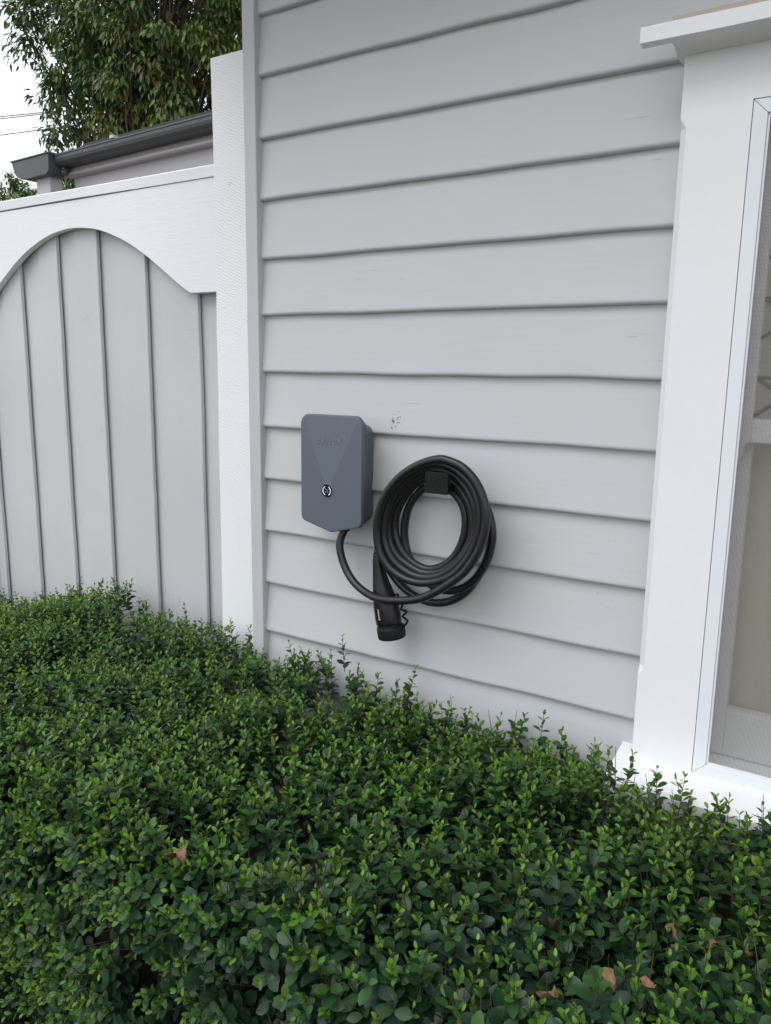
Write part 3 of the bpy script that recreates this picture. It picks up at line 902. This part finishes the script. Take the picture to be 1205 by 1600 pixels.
for k, ((x, y), s, lab) in enumerate(DL):
    r = np.random.default_rng(900+k)
    V, F = [], []
    n = 7
    for i in range(n):
        t = i/(n-1)
        w = 0.42*math.sin(math.pi*min(1, max(0.04, t))**0.8)+0.01
        for j, q in enumerate((-1, -0.5, 0, 0.5, 1)):
            V.append((s*1.15*(t-0.5)+r.normal(0, 0.05)*s, s*1.15*w*q*0.7+r.normal(0, 0.05)*s, s*1.15*(0.9*abs(q)**1.5*w + 0.28*math.sin(4*t+k) + r.normal(0, 0.09))))
    for i in range(n-1):
        for j in range(4): F.append((i*5+j, i*5+j+1, (i+1)*5+j+1, (i+1)*5+j))
    o = link('dry_leaf', mesh('dry_leaf', V, F, True), M['dead'])
    o.location = (x, y, float(top_h(np.array([x]), np.array([y]))[0])-0.002 - (0.018 if y < -0.7 else 0))
    o.rotation_euler = (r.uniform(-0.5, 0.9), r.uniform(-0.5, 0.5), r.uniform(0, 6.28))
    tag(o, lab, 'dead leaf', 'dry leaves caught in the hedge')

# ================================================================== TREES
def tree(name, label, loc, crown_c, crown_r, nclump, per, lsize, seed, trunk_h, group=None):
    r = np.random.default_rng(seed)
    t = empty(name, loc)
    tag(t, label, 'tree', group)
    cc, cr_ = np.array(crown_c, float), np.array(crown_r, float)
    # trunk and limbs (local coordinates)
    V, F = [], []
    def addt(path, rad, ns_=7):
        a, b_ = tube_data(path, rad, ns_)
        o = len(V); V.extend(a); F.extend([tuple(i+o for i in f) for f in b_])
    tp = catmull([(0, 0, 0), (0.06, 0.03, trunk_h*0.5), (cc[0]*0.5, cc[1]*0.5, trunk_h), (cc[0], cc[1], cc[2]+cr_[2]*0.5)], 5)
    V1, F1 = tube_data(tp, np.linspace(0.16, 0.03, len(tp)), 9)
    trunk = link('trunk', mesh('trunk', V1, F1, True), M['bark'], t)
    cl = []
    while len(cl) < nclump:
        d = norm(r.normal(0, 1, 3)); rad = r.uniform(0.35, 1.0)**0.6
        p = cc + d*cr_*rad*(1 + 0.10*math.sin(5*d[0]+seed)+0.08*math.sin(7*d[2]))
        cl.append((p, d))
    for p, d in cl:
        s0 = tp[int(r.uniform(0.45, 0.95)*(len(tp)-1))]
        mid = (s0+p)/2 + r.normal(0, 0.08, 3) + np.array([0, 0, 0.1])
        addt(catmull([s0, mid, p], 3), np.linspace(0.02, 0.004, 7), 5)
    link('limbs', mesh('limbs', V, F, True), M['bark'], t)
    P, Mx, C = [], [], []
    for p, d in cl:
        n = int(per*r.uniform(0.7, 1.3))
        cs_ = r.uniform(0.13, 0.26)*np.mean(cr_)/1.3
        q = norm(r.normal(0, 1, (n, 3)))*(r.random(n)**0.45)[:, None]*np.array([cs_, cs_, cs_*0.75])
        pos = p + q
        outw = norm(norm(q)*0.9 + d*0.5 + r.normal(0, 0.35, (n, 3)))
        dirv = norm(outw + np.array([0, 0, -0.55]) + r.normal(0, 0.25, (n, 3)))       # leaves hang
        upv = norm(np.array([0, 0, 1.0]) + outw*0.5 + r.normal(0, 0.3, (n, 3)))
        upv = norm(upv - dirv*np.sum(upv*dirv, 1)[:, None]); yv = np.cross(upv, dirv)
        s = lsize*r.uniform(0.65, 1.2, n)
        P.append(pos); Mx.append(np.stack([dirv*s[:, None], yv*s[:, None], upv*s[:, None]], axis=2))
        fresh = r.random()
        cA, cB = np.array([0.045, 0.105, 0.024]), np.array([0.135, 0.205, 0.030])
        bronze = np.array([0.13, 0.085, 0.03])
        c = cA + (cB-cA)*np.clip(fresh*0.8 + r.normal(0, 0.25, n), 0, 1)[:, None]
        br = r.random(n) < (0.25 if fresh > 0.75 else 0.03)
        c[br] = bronze
        C.append(c*r.uniform(0.8, 1.2, (n, 1)))
    P, Mx, C = map(np.concatenate, (P, Mx, C))
    T_, F_ = leaf_template([0.3, 0.7], [0.17, 0.13], 0.25, 0.3)
    tag(link('crown', scatter_mesh('crown', T_, F_, Mx, P, C), M['treeleaf'], t), kind='stuff')
    return t
tree('broadleaf_tree', 'tall leafy green tree rising behind the garage roof', (-5.45, 4.6, 0), (0.0, 0, 5.0), (1.74, 0.9, 1.62), 330, 125, 0.084, 5, 3.2, None)
tree('garden_shrub', 'small bushy green treetop showing above the gate at far left', (-8.45, 4.6, 0), (0.0, 0, 3.2), (0.85, 0.7, 0.95), 90, 100, 0.085, 9, 1.8, None)

# ================================================================== CHARGER
ch = empty('wall_charger', (0.2685, 0.0, 1.37))
tag(ch, 'slate grey electric car wall charger box with round lit button', 'charger')
def cchild(o):
    o.parent = ch
    o.matrix_parent_inverse = Matrix.Translation((-0.2685, 0, -1.37))
    return o
def arc(cx, cz, r, a0, a1, n):
    return [(cx+r*math.cos(R(a)), cz+r*math.sin(R(a))) for a in np.linspace(a0, a1, n)]
def charger_outline(x0, x1, zt, zs, ztip, r, rb):
    xc = (x0+x1)/2
    o = []
    o += arc(x1-r, zt-r, r, 0, 90, 8)
    o += arc(x0+r, zt-r, r, 90, 180, 8)
    sl = math.degrees(math.atan2(zs-ztip, xc-x0))
    # rounded shoulder where the side meets the sloping foot
    k = rb*math.tan(R((90-sl)/2))
    o += arc(x0+rb, zs+k, rb, 180, 270-sl, 6)
    o += [(xc-0.006, ztip+0.0020), (xc, ztip+0.0006), (xc+0.006, ztip+0.0020)]
    o += arc(x1-rb, zs+k, rb, 270+sl, 360, 6)
    return o
X0, X1, ZT_, ZS_, ZP_ = 0.1835, 0.3535, 1.5045, 1.2575, 1.2355
XC = (X0+X1)/2
outl = charger_outline(X0, X1, ZT_, ZS_, ZP_, 0.022, 0.016)
# cover: bevelled rim, then a front with a raised point at the button and a V-shaped facet above it
bm = bmesh.new()
def ring(sc, y):
    cx, cz = XC, (ZT_+ZP_)/2
    w, h = (X1-X0)/2, (ZT_-ZP_)/2
    return [bm.verts.new((cx+(x-cx)*(1-sc/w), y, cz+(z-cz)*(1-sc/h))) for x, z in outl]
YB, YFc = -0.070, -0.0815
rings = [ring(0.004, YB+0.002), ring(0, YB), ring(0, YFc+0.0035), ring(0.0010, YFc+0.0010), ring(0.0036, YFc)]
for a, b_ in zip(rings[:-1], rings[1:]):
    n = len(a)
    for i in range(n): bm.faces.new((a[i], a[(i+1) % n], b_[(i+1) % n], b_[i]))
bm.faces.new(rings[0])
btn_z = 1.3345
AH = 0.012
K = 9
prev = rings[-1]; n = len(prev)
base_r = [w.co.copy() for w in prev]
vtop = [w.co.z > ZT_-0.030 for w in prev]
apc = Vector((XC, YFc-AH, btn_z-0.004))
creases = []
iv = [i for i in range(n) if vtop[i]]
def in_v(c): return c.z > ZT_-0.012
corner_idx = [min(range(n), key=lambda i: (base_r[i]-Vector((X0+0.012, YFc, ZT_-0.009))).length), min(range(n), key=lambda i: (base_r[i]-Vector((X1-0.012, YFc, ZT_-0.009))).length)]
lo_i, hi_i = sorted(corner_idx)
def is_top(i): return lo_i <= i <= hi_i if base_r[(lo_i+hi_i)//2].z > ZT_-0.02 else not (lo_i < i < hi_i)
for k in range(1, K):
    s = k/K
    cur = []
    for i in range(n):
        c = base_r[i].lerp(apc, s)
        hh = AH*s if is_top(i) else AH*(1-(1-s)**1.8)*0.999
        if i in corner_idx: hh = AH*s
        if not is_top(i):
            # fade towards the crease so that the two facets meet
            d_ = min(min(abs(i-c_), n-abs(i-c_)) for c_ in corner_idx)
            f_ = min(1, d_/6); hh = AH*s*(1-f_) + hh*f_
        c.y = YFc - hh
        cur.append(bm.verts.new(c))
    for i in range(n): bm.faces.new((prev[i], prev[(i+1) % n], cur[(i+1) % n], cur[i]))
    for i in corner_idx: creases.append((prev[i], cur[i]))
    prev = cur
apex = bm.verts.new(apc)
crease_pos = [(a.co.copy(), c.co.copy()) for a, c in creases] + [(prev[i].co.copy(), apc.copy()) for i in corner_idx]
rings.append(prev)
last = rings[-1]; n = len(last)
for i in range(n): bm.faces.new((last[i], last[(i+1) % n], apex))
me = bm_mesh('cover', bm, True)
bm = bmesh.new(); bm.from_mesh(me)
bm.verts.ensure_lookup_table()
for e in bm.edges:
    p0, p1 = e.verts[0].co, e.verts[1].co
    for c0_, c1_ in crease_pos:
        if ((p0-c0_).length < 1e-6 and (p1-c1_).length < 1e-6) or ((p1-c0_).length < 1e-6 and (p0-c1_).length < 1e-6):
            e.smooth = False
    if e.calc_face_angle(0) > R(38): e.smooth = False
bm.to_mesh(me); bm.free()
# one soft swell below the V, a flat facet inside it
nf = Vector((0, -math.cos(math.atan2(AH, ZT_-btn_z)), math.sin(math.atan2(AH, ZT_-btn_z))))
cn_ = [tuple(n_.vector) for n_ in me.corner_normals]
va = (X0+0.012-XC)/(ZT_-0.009-btn_z+0.004)
for p in me.polygons:
    c = p.center
    if c.y < YFc-0.00002 and abs(c.x-XC) < 0.0815:
        inside = c.z > btn_z-0.004 and abs(c.x-XC) < abs(va)*(c.z-btn_z+0.004)
        for li in p.loop_indices:
            co = me.vertices[me.loops[li].vertex_index].co
            if inside: cn_[li] = tuple(nf)
            else:
                dx_, dz_ = (co.x-XC)/0.085, (co.z-btn_z)/0.12
                cn_[li] = tuple(Vector((0.055*dx_, -1, 0.02*dz_-0.012)).normalized())
me.normals_split_custom_set(cn_)
cover = cchild(link('cover', me, M['charger']))
hb = charger_outline(X0+0.022, X1-0.0250, ZT_-0.024, ZS_+0.006, ZP_+0.010, 0.020, 0.016)
cchild(extrude_y('housing', hb, YB+0.0022, 0.004, M['charger_dark'], None, 0.0))
cchild(extrude_y('seam_flange', charger_outline(X0+0.006, X1-0.006, ZT_-0.008, ZS_+0.002, ZP_+0.003, 0.021, 0.016), YB+0.0021, YB+0.017, M['charger_dark'], None, 0.0))
# button
BY = YFc-AH+0.0004
def disc(name, r, y0, y1, mat, parent, bev=0.0008, cx=XC-0.0005, cz=btn_z, n=40):
    o = extrude_y(name, [(cx+r*math.cos(a), cz+r*math.sin(a)) for a in np.linspace(0, 2*math.pi, n+1)[:-1]], y0, y1, mat, parent, bev)
    return o
cchild(disc('button_bezel', 0.0168, BY-0.0004, BY+0.004, M['bezel'], None, 0.0006))
button = cchild(disc('button', 0.0150, BY-0.0014, BY+0.003, M['black_glass'], None))
def arc_band(cx, cz, r0, r1, a0, a1, y0, y1, name, mat):
    pts = arc(cx, cz, r1, a0, a1, 14) + arc(cx, cz, r0, a1, a0, 14)
    o = extrude_y(name, pts, y0, y1, mat, None, 0.0)
    o.parent = button
    return o
for a0, a1 in ((118, 242), (-62, 62)):
    arc_band(XC-0.0005, btn_z, 0.0096, 0.0114, a0, a1, BY-0.0017, BY-0.0008, 'light_arc', M['led'])
for k in range(4):
    a = 12 + 90*k
    cx, cz = XC-0.0005, btn_z
    p = []
    for t in np.linspace(0.15, 1, 6):
        aa = R(a + 26*t*t); p.append((cx+0.0066*t*math.cos(aa), cz+0.0066*t*math.sin(aa)))
    q = []
    for t in np.linspace(1, 0.15, 6):
        aa = R(a + 26*t*t + 24*(1.15-0.55*t)); q.append((cx+0.0066*t*math.cos(aa), cz+0.0066*t*math.sin(aa)))
    o = extrude_y('button_mark', p+q, BY-0.0017, BY-0.0008, M['mark'], None, 0.0); o.parent = button
# raised lettering
def text_mesh(name, body, size, ext, spacing=1.0):
    cu = bpy.data.curves.new(name, 'FONT')
    cu.body = body; cu.size = size; cu.extrude = ext; cu.align_x = 'CENTER'; cu.align_y = 'CENTER'
    cu.space_character = spacing
    o = bpy.data.objects.new(name, cu); COL.objects.link(o)
    bpy.context.view_layer.update()
    me = bpy.data.meshes.new_from_object(o.evaluated_get(bpy.context.evaluated_depsgraph_get()))
    bpy.data.objects.remove(o)
    return me
lm_ = text_mesh('lettering', 'evnex', 0.0290, 0.0006, 1.08)
lo = link('lettering', lm_, M['logo'])
tilt_ = math.atan2(AH, ZT_-btn_z)
lo.location = (XC-0.001, YFc-AH*(ZT_-0.0036-1.449)/(ZT_-btn_z)-0.0003, 1.4490)
lo.rotation_euler = (math.pi/2-tilt_, 0, 0)
cchild(lo)
cchild(tube('cable_gland', [(0.2805, -0.040, 1.262), (0.2805, -0.040, 1.250), (0.2805, -0.040, 1.236)], [0.0135, 0.0135, 0.0125], M['plug_matt'], None, 14))

# ================================================================== CABLE, HOOK AND PLUG
CABLE=[(0.2673,-0.0450,1.2328),(0.2728,-0.0500,1.2038),(0.2882,-0.0560,1.1611),(0.3224,-0.0660,1.1257),(0.3724,-0.0800,1.1070),(0.4253,-0.0960,1.1066),(0.4928,-0.1000,1.1179),(0.5364,-0.1000,1.1353),(0.5777,-0.1000,1.1631),(0.6193,-0.0994,1.1986),(0.6480,-0.0988,1.2430),(0.6611,-0.0982,1.2855),(0.6635,-0.0976,1.3185),(0.6565,-0.0970,1.3528),(0.6386,-0.0964,1.3860),(0.6099,-0.0958,1.4124),(0.5784,-0.0952,1.4243),(0.5495,-0.0946,1.4262),(0.5028,-0.0940,1.4103),(0.4577,-0.0933,1.3803),(0.4222,-0.0926,1.3368),(0.4043,-0.0919,1.2883),(0.4018,-0.0912,1.2492),(0.4100,-0.0905,1.2111),(0.4342,-0.0898,1.1808),(0.4657,-0.0891,1.1632),(0.5027,-0.0884,1.1572),(0.5356,-0.0877,1.1615),(0.5705,-0.0870,1.1750),(0.5985,-0.0863,1.1966),(0.6227,-0.0856,1.2290),(0.6391,-0.0849,1.2675),(0.6440,-0.0842,1.3091),(0.6366,-0.0835,1.3490),(0.6185,-0.0828,1.3814),(0.5893,-0.0821,1.4043),(0.5630,-0.0814,1.4137),(0.5365,-0.0807,1.4147),(0.5069,-0.0800,1.4066),(0.4707,-0.0793,1.3839),(0.4400,-0.0785,1.3516),(0.4206,-0.0778,1.3128),(0.4103,-0.0771,1.2700),(0.4137,-0.0763,1.2313),(0.4298,-0.0756,1.1997),(0.4569,-0.0748,1.1782),(0.4912,-0.0741,1.1666),(0.5246,-0.0734,1.1675),(0.5598,-0.0726,1.1810),(0.5909,-0.0719,1.2071),(0.6152,-0.0712,1.2409),(0.6290,-0.0704,1.2767),(0.6292,-0.0697,1.3129),(0.6172,-0.0689,1.3489),(0.5975,-0.0682,1.3753),(0.5708,-0.0675,1.3949),(0.5382,-0.0667,1.4020),(0.5053,-0.0660,1.3959),(0.4704,-0.0652,1.3724),(0.4395,-0.0644,1.3389),(0.4185,-0.0637,1.3008),(0.4128,-0.0629,1.2624),(0.4188,-0.0621,1.2265),(0.4404,-0.0613,1.1983),(0.4705,-0.0606,1.1814),(0.5015,-0.0598,1.1720),(0.5377,-0.0590,1.1773),(0.5710,-0.0582,1.1972),(0.5961,-0.0574,1.2250),(0.6125,-0.0567,1.2603),(0.6148,-0.0559,1.2974),(0.6054,-0.0551,1.3329),(0.5825,-0.0543,1.3619),(0.5583,-0.0536,1.3779),(0.5283,-0.0528,1.3832),(0.4949,-0.0520,1.3763),(0.4628,-0.0514,1.3531),(0.4381,-0.0508,1.3191),(0.4234,-0.0502,1.2812),(0.4250,-0.0496,1.2448),(0.4401,-0.0491,1.2128),(0.4664,-0.0485,1.1896),(0.4946,-0.0479,1.1787),(0.5221,-0.0473,1.1805),(0.5546,-0.0467,1.1979),(0.5772,-0.0461,1.2255),(0.5904,-0.0455,1.2595),(0.5941,-0.0449,1.2919),(0.5875,-0.0444,1.3229),(0.5719,-0.0438,1.3451),(0.5507,-0.0432,1.3575),(0.5234,-0.0426,1.3630),(0.4929,-0.0420,1.3561),(0.4668,-0.0413,1.3317),(0.4503,-0.0405,1.3050),(0.4429,-0.0398,1.2734),(0.4411,-0.0390,1.2450),(0.4455,-0.0382,1.2171),(0.4552,-0.0375,1.1928),(0.4729,-0.0368,1.1668),(0.5014,-0.0360,1.1441),(0.5261,-0.0353,1.1352),(0.5533,-0.0345,1.1339),(0.5856,-0.0338,1.1447),(0.6166,-0.0330,1.1715),(0.6404,-0.0323,1.2155),(0.6490,-0.0315,1.2592),(0.6449,-0.0307,1.2955),(0.6321,-0.0300,1.3256),(0.6105,-0.0292,1.3575),(0.5774,-0.0285,1.3860),(0.5414,-0.0278,1.3962),(0.5020,-0.0270,1.3930),(0.4559,-0.0266,1.3674),(0.4150,-0.0262,1.3302),(0.3861,-0.0258,1.2846),(0.3698,-0.0254,1.2395),(0.3702,-0.0251,1.2016),(0.3907,-0.0247,1.1605),(0.4211,-0.0243,1.1271),(0.4606,-0.0239,1.1044),(0.5053,-0.0235,1.0961),(0.5513,-0.0231,1.1069),(0.5923,-0.0227,1.1376),(0.6226,-0.0223,1.1864),(0.6381,-0.0219,1.2265),(0.6399,-0.0216,1.2616),(0.6257,-0.0212,1.3104),(0.5891,-0.0208,1.3597),(0.5349,-0.0204,1.3856),(0.4812,-0.0220,1.3772),(0.4339,-0.0260,1.3432),(0.4015,-0.0300,1.3011),(0.3866,-0.0340,1.2602),(0.3780,-0.0380,1.2254),(0.3742,-0.0420,1.2054),(0.3752,-0.0460,1.1947),]

CABLE[0] = (0.2805, -0.040, 1.240)
path = catmull(CABLE, 5)
cb = tube('charging_cable', path, 0.0091, M['cable'], None, 14)
tag(cb, 'thick black charging cable coiled on a wall hook beside the charger', 'cable')

hk = empty('cable_hook', (0.555, 0.0, 1.375))
tag(hk, 'square black wall hook holding the coiled cable', 'hook')
def kchild(o):
    o.parent = hk
    o.matrix_parent_inverse = Matrix.Translation((-0.555, 0, -1.375))
    return o
HX0, HX1, HZ0, HZ1 = 0.5275, 0.5815, 1.3565, 1.4010
def rrect(x0, x1, z0, z1, r):
    return arc(x1-r, z1-r, r, 0, 90, 5)+arc(x0+r, z1-r, r, 90, 180, 5)+arc(x0+r, z0+r, r, 180, 270, 5)+arc(x1-r, z0+r, r, 270, 360, 5)
kchild(extrude_y('front_plate', rrect(HX0, HX1, HZ0, HZ1, 0.005), -0.108, -0.098, M['plug_matt'], None, 0.0012))
kchild(extrude_y('back_plate', rrect(0.534, 0.573, 1.352, 1.386, 0.006), -0.006, 0.012, M['plug_matt'], None, 0.001))
kchild(box('hook_arm', 0.537, 0.570, -0.1, -0.004, 1.361, 1.378, M['plug_matt'], None, 0.003))
# small raised mark of four leaves on the plate
for k in range(4):
    a = 45+90*k
    cx, cz = (HX0+HX1)/2, 1.3835
    pts = [(cx+0.0012*math.cos(R(a)), cz+0.0012*math.sin(R(a))), (cx+0.0065*math.cos(R(a-38)), cz+0.0065*math.sin(R(a-38))), (cx+0.0065*math.cos(R(a-8)), cz+0.0065*math.sin(R(a-8)))]
    kchild(extrude_y('raised_mark', pts, -0.1086, -0.1075, M['plug'], None, 0.0))

pg = empty('charging_plug', (0.405, -0.052, 1.09))
tag(pg, 'black pistol grip charging plug with dust cap hanging below the coil', 'plug')
def pchild(o):
    o.parent = pg
    o.matrix_parent_inverse = Matrix.Translation((-0.405, 0.052, -1.09))
    return o
PLUG = [(0.3790,1.1964,0.0100),(0.3799,1.1864,0.0112),(0.3810,1.1765,0.0126),(0.3847,1.1538,0.0152),(0.3893,1.1313,0.0192),(0.3950,1.1089,0.0238),(0.3996,1.0921,0.0268),(0.4056,1.0697,0.0294),(0.4107,1.0471,0.0299),(0.4125,1.0375,0.0290)]
pp = catmull([(x, -0.052, z) for x, z, r in PLUG], 4)
rr = catmull([(r, 0, 0) for x, z, r in PLUG], 4)[:, 0]
pchild(tube('handle', pp, rr, M['plug'], None, 28))
ax = norm(np.array([0.4227-0.4183, 0.0, 1.0051-1.0308]))
c0 = np.array([0.4130, -0.052, 1.0385])
pchild(tube('neck', [c0, c0+ax*0.006, c0+ax*0.010], [0.0272, 0.0272, 0.0272], M['plug_matt'], None, 28))
c1 = np.array([0.4168, -0.052, 1.0318])
pchild(tube('dust_cap', [c1-ax*0.0012, c1, c1+ax*0.004, c1+ax*0.022, c1+ax*0.026, c1+ax*0.0275], [0.0300, 0.0318, 0.0325, 0.0322, 0.0312, 0.029], M['plug_matt'], None, 30))
# grip panel on the handle
cg = np.array([0.4060, -0.052, 1.0690])
# folded rubber strap of the cap
TETHER = [(0.4225,1.1060),(0.4323,1.1082),(0.4314,1.1017),(0.4473,1.0914),(0.4395,1.0746),(0.4565,1.0718),(0.4447,1.0589),(0.4585,1.0512),(0.4531,1.0400),(0.4401,1.0300)]
tp_ = []
for a, b_ in zip(TETHER[:-1], TETHER[1:]):
    for t in (0, 0.33, 0.67): tp_.append((a[0]+(b_[0]-a[0])*t, -0.047, a[1]+(b_[1]-a[1])*t))
tp_.append((TETHER[-1][0], -0.047, TETHER[-1][1]))
pchild(tube('cap_strap', tp_, 0.0027, M['plug_matt'], None, 6))
# printed lettering running up the grip
pm = text_mesh('lettering', 'evnex', 0.0098, 0.0002, 1.1)
po = link('lettering', pm, M['print'])
axis_up = norm(np.array([0.4056-0.4107, 0, 1.0697-1.0471]))
nrm = np.array([math.sin(R(-9)), -math.cos(R(-9)), 0.0]); nrm = norm(nrm - axis_up*np.dot(nrm, axis_up))
yax = np.cross(nrm, axis_up)
m4 = np.eye(4); m4[:3, 0] = axis_up; m4[:3, 1] = yax; m4[:3, 2] = nrm
m4[:3, 3] = np.array([0.4070, -0.052, 1.0645]) + nrm*0.0300
po.matrix_basis = Matrix(m4.tolist())
pchild(po)
